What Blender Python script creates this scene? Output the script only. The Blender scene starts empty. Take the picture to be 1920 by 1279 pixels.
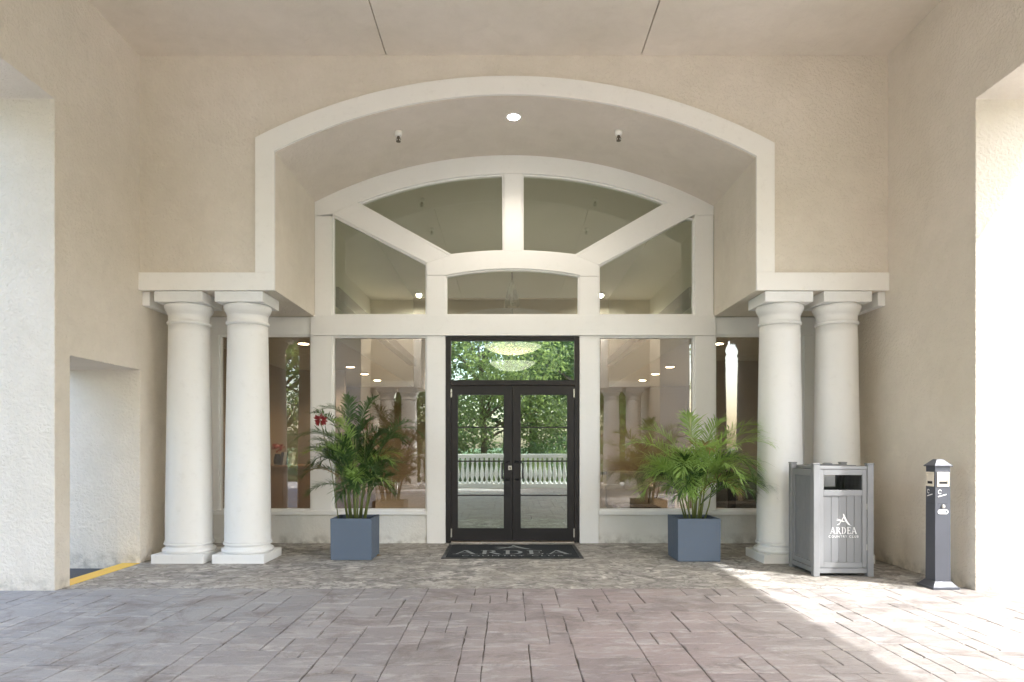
import bpy, bmesh, math, random
import numpy as np
from mathutils import Vector, Matrix
PI = math.pi
R = math.radians
sc = bpy.context.scene
COL = sc.collection

# ------------------------------------------------------------------ camera, light, exposure
F, VX, VY, H = 1265.0, 953.0, 835.0, 1.35          # focal length / vanishing point in photo pixels, eye height
cam_d = bpy.data.cameras.new('camera'); cam = bpy.data.objects.new('camera', cam_d); COL.objects.link(cam)
cam.location = (0, 0, H); cam.rotation_euler = (R(90), 0, 0)
cam_d.sensor_width = 36; cam_d.lens = 36*F/1920
cam_d.shift_x = (960-VX)/1920; cam_d.shift_y = (VY-639.5)/1920
cam_d.clip_start = .05; cam_d.clip_end = 1500
sc.camera = cam
SUN = Vector((1, -.72, 1.6)).normalized()
w = bpy.data.worlds.new('World'); sc.world = w; w.use_nodes = True
nt = w.node_tree; bg = nt.nodes['Background']
sky = nt.nodes.new('ShaderNodeTexSky'); sky.sky_type = 'NISHITA'; sky.sun_disc = False
sky.sun_elevation = math.asin(SUN.z); sky.sun_rotation = math.atan2(SUN.x, SUN.y)
sky.air_density = 1.15; sky.dust_density = 3.0; sky.ozone_density = 1.0
nt.links.new(sky.outputs[0], bg.inputs[0]); bg.inputs[1].default_value = .15
sd = bpy.data.lights.new('sun', 'SUN'); sd.energy = 2.0; sd.angle = R(.7); sd.color = (1, .995, .98)
so = bpy.data.objects.new('sun', sd); COL.objects.link(so); so.location = SUN*40
so.rotation_euler = SUN.to_track_quat('Z', 'Y').to_euler()
vs = sc.view_settings
vs.view_transform = 'Standard'; vs.look = 'None'; vs.gamma = 1; vs.exposure = 2.8; vs.use_curve_mapping = False
sc.render.engine = 'CYCLES'
cy = sc.cycles
cy.max_bounces = 14; cy.diffuse_bounces = 12; cy.glossy_bounces = 5; cy.transparent_max_bounces = 16; cy.transmission_bounces = 6
cy.use_denoising = True; cy.sample_clamp_indirect = 8

def X(px, D): return (px-VX)*D/F
def Z(py, D): return H+(VY-py)*D/F

# ------------------------------------------------------------------ materials
def lin(c):
    return tuple(((v/255)/12.92 if v/255 <= .04045 else ((v/255+.055)/1.055)**2.4) for v in c)+(1,)
def new_mat(name):
    m = bpy.data.materials.new(name); m.use_nodes = True
    n = m.node_tree; p = n.nodes['Principled BSDF']
    return m, n, p
def nd(n, t, **k):
    x = n.nodes.new(t)
    for a, b in k.items():
        if a.startswith('i_'): x.inputs[a[2:].replace('_', ' ')].default_value = b
        else: setattr(x, a, b)
    return x
def ramp(n, fac, stops):
    r = n.nodes.new('ShaderNodeValToRGB'); e = r.color_ramp.elements
    while len(e) < len(stops): e.new(.5)
    for i, (p, c) in enumerate(stops): e[i].position = p; e[i].color = c if len(c) == 4 else (*c, 1)
    n.links.new(fac, r.inputs[0]); return r.outputs[0]
def mix(n, fac, a, b, mode='MIX'):
    m = n.nodes.new('ShaderNodeMix'); m.data_type = 'RGBA'; m.blend_type = mode
    for s, v in ((m.inputs[0], fac), (m.inputs[6], a), (m.inputs[7], b)):
        if hasattr(v, 'links'): n.links.new(v, s)
        else: s.default_value = v
    return m.outputs[2]
def coords(n): return nd(n, 'ShaderNodeTexCoord').outputs['Object']
def noise(n, co, scale, detail=4, rough=.55, out='Fac', dist=0.):
    t = nd(n, 'ShaderNodeTexNoise', i_Scale=scale, i_Detail=detail, i_Roughness=rough, i_Distortion=dist)
    n.links.new(co, t.inputs['Vector']); return t.outputs[out]
def bump(n, p, h, strength, dist):
    b = nd(n, 'ShaderNodeBump', i_Strength=strength, i_Distance=dist)
    n.links.new(h, b.inputs['Height']); n.links.new(b.outputs[0], p.inputs['Normal']); return b
def math_n(n, op, a, b=None, c=None):
    m = nd(n, 'ShaderNodeMath', operation=op)
    for i, v in enumerate((a, b, c)):
        if v is None: continue
        if hasattr(v, 'links'): n.links.new(v, m.inputs[i])
        else: m.inputs[i].default_value = v
    return m.outputs[0]

def stucco(name, col, knock=1.0, dist=.006, scale=26):
    m, n, p = new_mat(name); co = coords(n)
    big = noise(n, co, .8, 3); mid = noise(n, co, 5, 5)
    c = mix(n, ramp(n, big, [(.3, (0, 0, 0)), (.7, (1, 1, 1))]), (col[0]*.93, col[1]*.93, col[2]*.91, 1), (col[0]*1.04, col[1]*1.04, col[2]*1.05, 1))
    c = mix(n, math_n(n, 'MULTIPLY', mid, .15), c, (.2, .17, .13, 1))
    c = mix(n, ramp(n, noise(n, co, 2.3, 6, .7, dist=1.), [(.52, (0, 0, 0)), (.72, (.22,)*3)]), c, (col[0]*.72, col[1]*.70, col[2]*.66, 1))
    # sparse rusty specks and splash dirt close to the ground
    sp = noise(n, co, 60, 2); spk = ramp(n, sp, [(.76, (0, 0, 0)), (.80, (1, 1, 1))])
    c = mix(n, math_n(n, 'MULTIPLY', spk, .35), c, (.13, .09, .06, 1))
    sep = nd(n, 'ShaderNodeSeparateXYZ'); n.links.new(co, sep.inputs[0])
    mr = nd(n, 'ShaderNodeMapRange', clamp=True); n.links.new(sep.outputs[2], mr.inputs[0])
    mr.inputs[1].default_value = .0; mr.inputs[2].default_value = .16; mr.inputs[3].default_value = 1; mr.inputs[4].default_value = 0
    dirt = math_n(n, 'MULTIPLY', mr.outputs[0], ramp(n, noise(n, co, 9, 5), [(.42, (0, 0, 0)), (.68, (1, 1, 1))]))
    c = mix(n, math_n(n, 'MULTIPLY', dirt, .55), c, (.16, .14, .11, 1))
    n.links.new(c, p.inputs['Base Color']); p.inputs['Roughness'].default_value = .9
    p.inputs['Specular IOR Level'].default_value = .25
    k = ramp(n, noise(n, co, scale, 3, .5, dist=.6), [(.44, (0, 0, 0)), (.56, (1, 1, 1))])
    fine = noise(n, co, 160, 3); wav = noise(n, co, 3, 2)
    h = math_n(n, 'ADD', math_n(n, 'MULTIPLY', k, .6*knock), math_n(n, 'ADD', math_n(n, 'MULTIPLY', fine, .35), math_n(n, 'MULTIPLY', wav, .8)))
    bump(n, p, h, .5, dist); return m

def paint(name, col, rough=.45, var=.05, scale=6, bd=.0015, grime=.0):
    m, n, p = new_mat(name); co = coords(n)
    f = noise(n, co, scale, 5)
    c = mix(n, f, (col[0]*(1-var), col[1]*(1-var), col[2]*(1-var*1.2), 1), (min(1, col[0]*(1+var)), min(1, col[1]*(1+var)), min(1, col[2]*(1+var)), 1))
    if grime:
        g = ramp(n, noise(n, co, 14, 6, .65), [(.55, (0, 0, 0)), (.8, (1, 1, 1))])
        c = mix(n, math_n(n, 'MULTIPLY', g, grime), c, (.2, .17, .13, 1))
    n.links.new(c, p.inputs['Base Color'])
    rr = ramp(n, f, [(.3, (rough*.85,)*3), (.7, (min(1, rough*1.2),)*3)]); n.links.new(rr, p.inputs['Roughness'])
    bump(n, p, noise(n, co, scale*8, 4), .3, bd); return m

def metal(name, col, rough=.4, met=.6):
    m = paint(name, col, rough, .08, 12, .0006)
    m.node_tree.nodes['Principled BSDF'].inputs['Metallic'].default_value = met; return m

def wood(name, a, b, scale=3, axis=(1, 1, 8)):
    m, n, p = new_mat(name); co = coords(n)
    mp = nd(n, 'ShaderNodeMapping'); n.links.new(co, mp.inputs[0]); mp.inputs['Scale'].default_value = axis
    f = noise(n, mp.outputs[0], scale, 6, .6, dist=.8)
    n.links.new(mix(n, f, (*a, 1), (*b, 1)), p.inputs['Base Color']); p.inputs['Roughness'].default_value = .5
    return m

def glass(name, fac, refl, trans, rough=0.0):
    m, n, p = new_mat(name); n.nodes.remove(p); co = coords(n)
    out = n.nodes['Material Output']
    g = nd(n, 'ShaderNodeBsdfGlossy'); g.inputs['Color'].default_value = (*refl, 1); g.inputs['Roughness'].default_value = rough
    t = nd(n, 'ShaderNodeBsdfTransparent'); t.inputs['Color'].default_value = (*trans, 1)
    b = nd(n, 'ShaderNodeBump', i_Strength=.12, i_Distance=.004)
    n.links.new(noise(n, co, 1.6, 1), b.inputs['Height']); n.links.new(b.outputs[0], g.inputs['Normal'])
    fr = nd(n, 'ShaderNodeFresnel'); fr.inputs[0].default_value = 1.5
    a = math_n(n, 'ADD', fr.outputs[0], fac-.04); a = math_n(n, 'MINIMUM', a, 1.0)
    mx = nd(n, 'ShaderNodeMixShader'); n.links.new(a, mx.inputs[0]); n.links.new(t.outputs[0], mx.inputs[1]); n.links.new(g.outputs[0], mx.inputs[2])
    n.links.new(mx.outputs[0], out.inputs[0]); return m

def emit(name, col, s):
    m, n, p = new_mat(name)
    p.inputs['Base Color'].default_value = (*col, 1); p.inputs['Emission Color'].default_value = (*col, 1); p.inputs['Emission Strength'].default_value = s
    return m

def leaf(name, a, b, trans=.35):
    m, n, p = new_mat(name); co = coords(n)
    gi = nd(n, 'ShaderNodeNewGeometry').outputs['Random Per Island']
    f = math_n(n, 'ADD', math_n(n, 'MULTIPLY', gi, .6), math_n(n, 'MULTIPLY', noise(n, co, 1.3, 3), .5))
    c = mix(n, f, (*a, 1), (*b, 1)); n.links.new(c, p.inputs['Base Color'])
    p.inputs['Roughness'].default_value = .5; p.inputs['Specular IOR Level'].default_value = .35
    t = nd(n, 'ShaderNodeBsdfTranslucent'); n.links.new(mix(n, .6, c, (b[0]*1.6, b[1]*1.7, b[2], 1)), t.inputs[0])
    mx = nd(n, 'ShaderNodeMixShader'); mx.inputs[0].default_value = trans
    n.links.new(p.outputs[0], mx.inputs[1]); n.links.new(t.outputs[0], mx.inputs[2])
    n.links.new(mx.outputs[0], n.nodes['Material Output'].inputs[0]); return m

def slab_mat():
    """stamped concrete slabs: release-coloured, some pinkish, some grey, worn"""
    m, n, p = new_mat('stamped_slab'); co = nd(n, 'ShaderNodeNewGeometry').outputs['Position']
    oi = nd(n, 'ShaderNodeObjectInfo').outputs['Random']; gi = nd(n, 'ShaderNodeNewGeometry').outputs['Random Per Island']
    rnd = math_n(n, 'FRACT', math_n(n, 'ADD', oi, gi))
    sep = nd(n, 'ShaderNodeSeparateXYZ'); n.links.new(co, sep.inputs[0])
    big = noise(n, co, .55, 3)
    g = math_n(n, 'ADD', math_n(n, 'MULTIPLY', sep.outputs[0], .16), math_n(n, 'ADD', math_n(n, 'MULTIPLY', big, .5), .22))  # base hue drifts across the drive from grey to pinkish to beige
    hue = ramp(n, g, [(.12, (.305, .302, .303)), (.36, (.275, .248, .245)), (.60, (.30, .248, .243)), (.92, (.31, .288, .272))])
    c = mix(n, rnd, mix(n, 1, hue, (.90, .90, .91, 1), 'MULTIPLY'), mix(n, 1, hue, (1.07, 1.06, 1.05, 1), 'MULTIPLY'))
    mp = nd(n, 'ShaderNodeMapping'); n.links.new(co, mp.inputs[0]); mp.inputs['Scale'].default_value = (1, 3.2, 1)
    st = noise(n, mp.outputs[0], 3.2, 7, .65, dist=.9)
    c = mix(n, ramp(n, st, [(.50, (0, 0, 0)), (.66, (.65,)*3)]), c, (.46, .44, .425, 1))
    dk = noise(n, co, 2.2, 8, .75, dist=.7); c = mix(n, ramp(n, dk, [(.49, (0, 0, 0)), (.64, (.75,)*3)]), c, (.17, .145, .135, 1))
    sp = noise(n, co, 55, 3); c = mix(n, ramp(n, sp, [(.62, (0, 0, 0)), (.75, (.5,)*3)]), c, (.1, .085, .075, 1))
    n.links.new(c, p.inputs['Base Color'])
    n.links.new(ramp(n, st, [(.3, (.5,)*3), (.7, (.75,)*3)]), p.inputs['Roughness']); p.inputs['Specular IOR Level'].default_value = .45
    h = math_n(n, 'ADD', math_n(n, 'MULTIPLY', st, .9), math_n(n, 'MULTIPLY', noise(n, co, 38, 5), .25))
    bump(n, p, h, .8, .018); return m

def slate_mat():
    m, n, p = new_mat('stamped_slate'); co = coords(n)
    mp = nd(n, 'ShaderNodeMapping'); n.links.new(co, mp.inputs[0]); mp.inputs['Scale'].default_value = (1, 1.7, 1)
    wv = nd(n, 'ShaderNodeTexNoise', i_Scale=3.5, i_Detail=3.0); n.links.new(co, wv.inputs['Vector'])
    add = nd(n, 'ShaderNodeVectorMath', operation='MULTIPLY_ADD'); n.links.new(wv.outputs['Color'], add.inputs[0]); add.inputs[1].default_value = (.35, .35, 0); n.links.new(mp.outputs[0], add.inputs[2])
    v = nd(n, 'ShaderNodeTexVoronoi', feature='DISTANCE_TO_EDGE', i_Scale=4.2); n.links.new(add.outputs[0], v.inputs['Vector'])
    vc = nd(n, 'ShaderNodeTexVoronoi', feature='F1', i_Scale=4.2); n.links.new(add.outputs[0], vc.inputs['Vector'])
    a = noise(n, co, 7, 8, .72, dist=1.2); b = noise(n, co, 1.1, 4)
    tone = nd(n, 'ShaderNodeSeparateColor'); n.links.new(vc.outputs['Color'], tone.inputs[0])
    base = ramp(n, a, [(.36, (.13, .122, .115)), (.46, (.31, .292, .272)), (.55, (.50, .475, .44)), (.66, (.68, .655, .62))])
    c = mix(n, ramp(n, tone.outputs[0], [(.25, (0, 0, 0)), (.9, (.55,)*3)]), base, (.16, .15, .14, 1))
    c = mix(n, ramp(n, b, [(.4, (0, 0, 0)), (.7, (.55,)*3)]), c, (.34, .31, .265, 1))
    e = ramp(n, v.outputs['Distance'], [(.0, (0, 0, 0)), (.05, (1, 1, 1))])
    c = mix(n, math_n(n, 'MULTIPLY', math_n(n, 'SUBTRACT', 1, e), .4), c, (.07, .06, .05, 1))
    n.links.new(c, p.inputs['Base Color']); p.inputs['Roughness'].default_value = .62
    h = math_n(n, 'ADD', math_n(n, 'MULTIPLY', e, .5), math_n(n, 'MULTIPLY', a, 1.2))
    bump(n, p, h, .8, .014); return m

M = {}
M['stucco'] = stucco('beige_stucco', (.80, .74, .655), 1.0, .018)
M['ceiling'] = stucco('beige_ceiling_stucco', (.82, .76, .68), .6, .013, 18)
M['vault'] = stucco('beige_vault_stucco', (.79, .725, .655), .7, .010, 18)
M['curb'] = stucco('pale_curb_stucco', (.84, .83, .80), .7, .005)
M['trim'] = paint('cream_trim_paint', (.89, .875, .85), .55, .03, 3, .001, .10)
M['frame'] = paint('white_frame_paint', (.86, .86, .86), .4, .02, 4, .0008, .06)
M['column'] = paint('white_column_paint', (.81, .812, .81), .5, .03, 3, .0015, .10)
M['joint'] = paint('joint_dark', (.10, .085, .07), .9)
M['road'] = paint('pale_concrete_road', (.54, .535, .52), .9, .12, 2, .004, .3)
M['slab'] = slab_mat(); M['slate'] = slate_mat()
M['grout'] = paint('grout', (.11, .095, .085), .95, .3, 10, .003)
M['asphalt'] = paint('painted_asphalt', (.065, .07, .08), .85, .2, 30, .004)
M['yellow'] = paint('yellow_kerb_paint', (.85, .56, .10), .6, .12, 12, .002, .4)
M['bronze'] = metal('dark_bronze', (.028, .026, .028), .38, .4)
M['black'] = paint('black_plastic', (.012, .012, .014), .4)
M['steel'] = metal('brushed_steel', (.62, .60, .57), .3, .9)
M['chrome'] = metal('dark_brass', (.16, .13, .10), .35, .8)
M['glass_up'] = glass('tinted_glass_upper', .17, (.92, .98, .92), (.86, .90, .87))
M['glass_lo'] = glass('tinted_glass_lower', .14, (.95, .95, .93), (.80, .80, .79))
M['glass_door'] = glass('mirror_glass_door', .40, (.88, 1.0, .97), (.55, .60, .58))
M['planter'] = paint('blue_grey_fibreclay', (.105, .135, .185), .75, .12, 25, .003, .12)
M['soil'] = paint('potting_soil', (.03, .022, .016), .95, .4, 30, .01)
M['frond'] = leaf('palm_frond_deep', (.022, .055, .024), (.085, .16, .05), .35)
M['frond2'] = leaf('palm_frond_light', (.12, .22, .055), (.36, .50, .17), .42)
M['cane'] = paint('palm_cane', (.16, .19, .06), .5, .3, 20)
M['deadleaf'] = leaf('dry_leaflets', (.16, .10, .035), (.28, .19, .07), .2)
M['red'] = paint('red_petal', (.30, .03, .035), .5, .3, 30)
M['leafA'] = leaf('tree_leaf_bright', (.11, .15, .06), (.27, .32, .15), .48)
M['leafB'] = leaf('tree_leaf_mid', (.07, .11, .055), (.17, .23, .11), .46)
M['leafC'] = leaf('tree_leaf_dark', (.05, .10, .05), (.13, .20, .09), .45)
M['bark'] = paint('bark', (.13, .10, .075), .95, .35, 6, .03)
M['grass'] = paint('grass_ground', (.055, .10, .025), .95, .4, 3, .03)
M['bal'] = paint('balustrade_white', (.78, .78, .77), .55, .03, 5, .002, .08)
M['bin'] = paint('grey_recycled_plank', (.20, .205, .215), .6, .06, 20, .001)
M['bin2'] = paint('grey_bin_frame', (.24, .245, .255), .5, .05, 20, .001)
M['binside'] = M['bin']
M['white'] = paint('white_print', (.85, .85, .85), .5, .01)
M['ash'] = metal('slate_grey_powder_coat', (.085, .09, .11), .42, .2)
M['label'] = paint('cream_label', (.72, .66, .56), .5, .03)
M['mat'] = paint('black_rubber_mat', (.010, .013, .018), .9, .3, 60, .003)
M['matprint'] = paint('grey_mat_print', (.30, .32, .33), .9, .2, 60, .002)
M['int_wall'] = paint('lobby_wall_tan', (.36, .29, .215), .8, .06, 2)
M['int_grey'] = paint('lobby_wall_greige', (.42, .38, .33), .8, .05, 2)
M['int_nave'] = paint('lobby_vault_paint', (.60, .63, .56), .85, .03, 2)
M['int_floor'] = paint('lobby_floor_tile', (.36, .33, .29), .35, .08, 2)
M['int_ceil'] = paint('lobby_ceiling', (.50, .45, .38), .85, .03, 2)
M['oak'] = wood('oak_veneer', (.22, .125, .065), (.36, .22, .12), 2.5, (6, 6, .6))
M['darkwood'] = wood('dark_wood', (.03, .018, .012), (.06, .035, .022), 3)
M['fabric'] = paint('cream_upholstery', (.52, .47, .38), .95, .08, 40)
M['darkfabric'] = paint('charcoal_upholstery', (.035, .035, .04), .95, .2, 40)
M['lamp'] = emit('lamp_lens', (1, .93, .82), 14)
M['lamp_int'] = emit('lobby_lamp_lens', (1, .72, .45), 10)
M['bowl'] = emit('alabaster_bowl', (1, .88, .68), .45)
M['clear'] = glass('clear_lamp_glass', .25, (1, 1, 1), (.85, .85, .82))
M['paper'] = paint('paper', (.7, .7, .68), .8)
M['navy'] = paint('navy_print', (.02, .03, .07), .8)

# ------------------------------------------------------------------ mesh builder
class MB:
    def __init__(s): s.v = []; s.f = []; s.sm = []
    def add(s, v, f, smooth=False):
        o = len(s.v); s.v += [tuple(p) for p in v]; s.f += [tuple(i+o for i in q) for q in f]; s.sm += [smooth]*len(f); return s
    def box(s, x0, x1, y0, y1, z0, z1):
        return s.add([(x0, y0, z0), (x1, y0, z0), (x1, y1, z0), (x0, y1, z0), (x0, y0, z1), (x1, y0, z1), (x1, y1, z1), (x0, y1, z1)],
                     [(0, 3, 2, 1), (4, 5, 6, 7), (0, 1, 5, 4), (1, 2, 6, 5), (2, 3, 7, 6), (3, 0, 4, 7)])
    def prism(s, poly, axis, a, b):
        def P(u, v, t): return (u, t, v) if axis == 'y' else (t, u, v) if axis == 'x' else (u, v, t)
        n = len(poly)
        return s.add([P(u, v, a) for u, v in poly]+[P(u, v, b) for u, v in poly],
                     [tuple(range(n)), tuple(range(2*n-1, n-1, -1))]+[(i, n+i, n+(i+1) % n, (i+1) % n) for i in range(n)])
    def ring(s, outer, inner, a, b):
        """frame between two matching polygons (x,z), thick in y"""
        n = len(outer); v = []
        for t in (a, b): v += [(u, t, z) for u, z in outer]+[(u, t, z) for u, z in inner]
        f = []
        for i in range(n):
            j = (i+1) % n
            f += [(i, j, n+j, n+i), (2*n+i, 3*n+i, 3*n+j, 2*n+j), (i, 2*n+i, 2*n+j, j), (n+i, n+j, 3*n+j, 3*n+i)]
        return s.add(v, f)
    def lathe(s, prof, seg=40, c=(0, 0, 0), smooth=True, axis='z'):
        v = []; f = []
        for r, z in prof:
            for k in range(seg):
                a = 2*PI*k/seg; p = (r*math.cos(a), r*math.sin(a), z)
                if axis == 'y': p = (p[0], z, p[1])
                v.append((p[0]+c[0], p[1]+c[1], p[2]+c[2]))
        n = len(prof)
        for i in range(n-1):
            for k in range(seg):
                k2 = (k+1) % seg; f.append((i*seg+k, i*seg+k2, (i+1)*seg+k2, (i+1)*seg+k))
        f2 = [tuple(range(seg-1, -1, -1)), tuple((n-1)*seg+k for k in range(seg))]
        s.add(v, f, smooth); o = len(s.v)-len(v)
        for q in f2: s.f.append(tuple(i+o for i in q)); s.sm.append(False)
        return s
    def tube(s, pts, rad, seg=8):
        pts = [Vector(p) for p in pts]; v = []; f = []; n = len(pts)
        rad = rad if hasattr(rad, '__len__') else [rad]*n
        for i, p in enumerate(pts):
            d = (pts[min(i+1, n-1)]-pts[max(i-1, 0)]).normalized()
            u = d.cross(Vector((0, 0, 1)) if abs(d.z) < .9 else Vector((1, 0, 0))).normalized(); w_ = d.cross(u)
            for k in range(seg):
                a = 2*PI*k/seg; v.append(p+(u*math.cos(a)+w_*math.sin(a))*rad[i])
        for i in range(n-1):
            for k in range(seg):
                k2 = (k+1) % seg; f.append((i*seg+k, i*seg+k2, (i+1)*seg+k2, (i+1)*seg+k))
        f += [tuple(range(seg-1, -1, -1)), tuple((n-1)*seg+k for k in range(seg))]
        return s.add(v, f, True)
    def build(s, name, mat, parent=None, bevel=0., fix=True):
        me = bpy.data.meshes.new(name); me.from_pydata(s.v, [], s.f)
        me.polygons.foreach_set('use_smooth', s.sm)
        if fix:
            bm = bmesh.new(); bm.from_mesh(me); bmesh.ops.recalc_face_normals(bm, faces=bm.faces); bm.to_mesh(me); bm.free()
        me.materials.append(mat); me.update()
        o = bpy.data.objects.new(name, me); COL.objects.link(o)
        if parent is not None: o.parent = parent
        if bevel:
            b = o.modifiers.new('bevel', 'BEVEL'); b.width = bevel; b.segments = 2; b.limit_method = 'ANGLE'; b.angle_limit = R(40)
        return o
def box(name, mat, parent, x0, x1, y0, y1, z0, z1, bevel=0.): return MB().box(x0, x1, y0, y1, z0, z1).build(name, mat, parent, bevel)
def tag(o, label=None, cat=None, group=None, kind=None):
    if label: o['label'] = label
    if cat: o['category'] = cat
    if group: o['group'] = group
    if kind: o['kind'] = kind
    return o
def thing(name, label, cat, loc=(0, 0, 0), rz=0, group=None):
    o = bpy.data.objects.new(name, None); COL.objects.link(o); o.location = loc; o.rotation_euler = (0, 0, rz)
    o.empty_display_size = .1
    return tag(o, label, cat, group)
def dup(o, parent=None, label=None, loc=None, rz=None):
    c = o.copy(); COL.objects.link(c); c.parent = parent
    if label: c['label'] = label
    if loc is not None: c.location = loc
    if rz is not None: c.rotation_euler = (0, 0, rz)
    for ch in list(o.children): dup(ch, c)
    return c
def arc(x0, z0, x1, z1, crown, n=64, xa=None, xb=None):
    h = (x1-x0)/2; mid = (x0+x1)/2; s = crown-(z0+z1)/2; rr = (h*h+s*s)/(2*s); out = []
    xa = x0 if xa is None else xa; xb = x1 if xb is None else xb
    for i in range(n+1):
        x = xa+(xb-xa)*i/n; t = (x-mid)/h
        out.append((x, z0+(z1-z0)*(t+1)/2+math.sqrt(max(0, rr*rr-(t*h)**2))-(rr-s)))
    return out
def text_to(mb, s, size, fn, spacing=1.0):
    cu = bpy.data.curves.new('txt', 'FONT'); cu.body = s; cu.size = size; cu.align_x = 'CENTER'; cu.space_character = spacing; cu.resolution_u = 3
    o = bpy.data.objects.new('txt', cu); COL.objects.link(o)
    dg = bpy.context.evaluated_depsgraph_get(); dg.update()
    me = bpy.data.meshes.new_from_object(o.evaluated_get(dg))
    mb.add([fn(v.co.x, v.co.y) for v in me.vertices], [tuple(p.vertices) for p in me.polygons])
    bpy.data.objects.remove(o); bpy.data.curves.remove(cu); bpy.data.meshes.remove(me)

# ------------------------------------------------------------------ dimensions (metres)
YF = 7.715                     # portico's back wall plane (arch front)
YG = 9.28                      # glazing plane
XL, XR = -4.214, 4.342         # side walls, inner faces
TW = .85                       # side wall thickness
ZC = 5.81                      # ceiling
ZB = 3.12                      # underside of the low beams
AX0, AX1, AZ0, AZ1, AZC = -2.663, 2.828, 4.70, 4.643, 5.346   # arch opening
YB, TB = -2.0, 1.565           # rear arch wall (behind the camera)
YO0, YO1, ZO = -.60, 6.27, 4.57  # drive-through side openings

# ------------------------------------------------------------------ ground
g = MB().box(-300, 300, -300, 300, -.5, -.10).build('ground', M['grass']); tag(g, kind='structure')
base = MB().box(-16, 16, -6.5, 6.365, -.34, -.009).build('driveway', M['grout']); tag(base, kind='structure')
cc_ = MB().box(-60, 60, -6.4, 6.2, -.32, -.012).build('access_road', None or M['road']); tag(cc_, kind='structure')  # unseen pale road sheet added to bounce sunlight into the portico
ep = MB(); ep.box(XL, 16, 6.37, 9.6, -.25, 0.0)
ep = ep.build('entrance_pavement', M['slate']); tag(ep, kind='structure')
ep2 = MB().box(XL-TW-.2, XL-.001, 7.80, 9.6, -.25, -.004).build('pavement_edge', M['slate']); tag(ep2, kind='structure')
wk = MB().box(-16, -4.424, 6.372, 9.0, -.3, -.06).build('side_walkway', M['asphalt']); tag(wk, kind='structure')
yk = box('yellow_kerb', M['yellow'], None, -4.420, XL-.003, 6.375, 7.79, -.3, .003, .006)
tag(yk, 'yellow painted kerb strip on the ground inside the left doorway', 'kerb')

rnd = random.Random(11)
def slab(x0, x1, y0, y1):
    g_ = .003; x0 += g_; x1 -= g_; y0 += .006; y1 -= .006
    j = lambda s=.004: rnd.uniform(-s, s)
    c = [(x0+j(), y0+j()), (x1+j(), y0+j()), (x1+j(), y1+j()), (x0+j(), y1+j())]
    ring = []                                   # uneven outline: two extra points per side
    for k in range(4):
        a, b = c[k], c[(k+1) % 4]
        ring.append(a)
        for t in (.33, .67):
            ring.append((a[0]+(b[0]-a[0])*t+j(.0035), a[1]+(b[1]-a[1])*t+j(.0035)))
    cx, cy = (x0+x1)/2, (y0+y1)/2; zt = rnd.uniform(-.0012, .0012); n = len(ring)
    v = [(x, y, -.03) for x, y in ring]+[(x, y, zt-.004) for x, y in ring]
    for x, y in ring:
        d = math.hypot(x-cx, y-cy); k = 1-.005/d; v.append((cx+(x-cx)*k, cy+(y-cy)*k, zt+j(.0004)))
    f = []
    for i in range(n):
        i2 = (i+1) % n; f += [(i, i2, n+i2, n+i), (n+i, n+i2, 2*n+i2, 2*n+i)]
    f.append(tuple(range(2*n, 3*n)))
    return v, f
U = .148
def pack(x0, y1, nx, ny):
    """random ashlar bond on a grid, from the building towards the camera; returns rectangles"""
    occ = np.zeros((nx, ny), bool); out = []
    sizes = [(2, 2)]*4+[(3, 2)]*5+[(2, 3)]*3+[(3, 3)]*2+[(2, 1)]*1+[(1, 2)]*2+[(1, 1)]*1+[(4, 2)]*1
    for j in range(ny):
        for i in range(nx):
            if occ[i, j]: continue
            for _ in range(12):
                a, b = rnd.choice(sizes)
                if i+a <= nx and j+b <= ny and not occ[i:i+a, j:j+b].any(): break
            else: a = b = 1
            occ[i:i+a, j:j+b] = True; out.append((x0+i*U, x0+(i+a)*U, y1-(j+b)*U, y1-j*U))
    return out
XJ = 2.80
rects = pack(XJ-53*U, 6.365, 53, 84)+pack(XJ, 6.365, 20, 84)+pack(XJ-53*U-42*U, 6.365, 42, 84)+pack(XJ+20*U, 6.365, 50, 84)
near = []; far = []
for r in rects:
    cx, cyy = (r[0]+r[1])/2, (r[2]+r[3])/2
    (near if (r[3] > 3.75 and abs(cx) < .80*max(cyy, .1)+.25) else far).append(r)
print('near slabs', len(near)); near.sort(key=lambda r: (r[0]+r[1])**2/4+(r[2]+r[3])**2/4)
far += near[300:]; near = near[:300]
for r in near:
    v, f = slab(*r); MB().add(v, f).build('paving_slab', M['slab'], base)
mb = MB()
for r in far:
    if r[2] < -6.4 or r[1] > 15.9 or r[0] < -15.9: continue
    v, f = slab(*r); mb.add(v, f)
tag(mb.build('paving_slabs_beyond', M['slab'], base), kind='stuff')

# ------------------------------------------------------------------ the portico
por = thing('portico', 'beige stucco drive-through portico with a wide cream-trimmed arch', 'portico')
def arch_wall(name, ya, yb, zt):
    a = arc(AX0, AZ0, AX1, AZ1, AZC)
    poly = [(XL-.4, ZB), (AX0, ZB)]+a+[(AX1, ZB), (XR+.4, ZB), (XR+.4, zt), (XL-.4, zt)]
    return MB().prism(poly, 'y', ya, yb).build(name, M['stucco'], por)
fw = arch_wall('arch_wall', YF, YG-.001, 6.0); fw['label'] = 'beige wall over the entrance with its arched recess'
rw = arch_wall('arch_wall', YB-TB, YB, 6.0); rw['label'] = 'far open arch wall facing the entrance'
# vault soffits get their smoother plaster as a thin skin over the recess
for (ya, yb) in ((YF+.012, YG-.003), (YB-TB+.01, YB-.012)):
    a = arc(AX0, AZ0, AX1, AZ1, AZC); lo = [(x, z-.006) for x, z in a]
    MB().prism(lo+a[::-1], 'y', ya, yb).build('vault_soffit', M['vault'], por)
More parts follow.
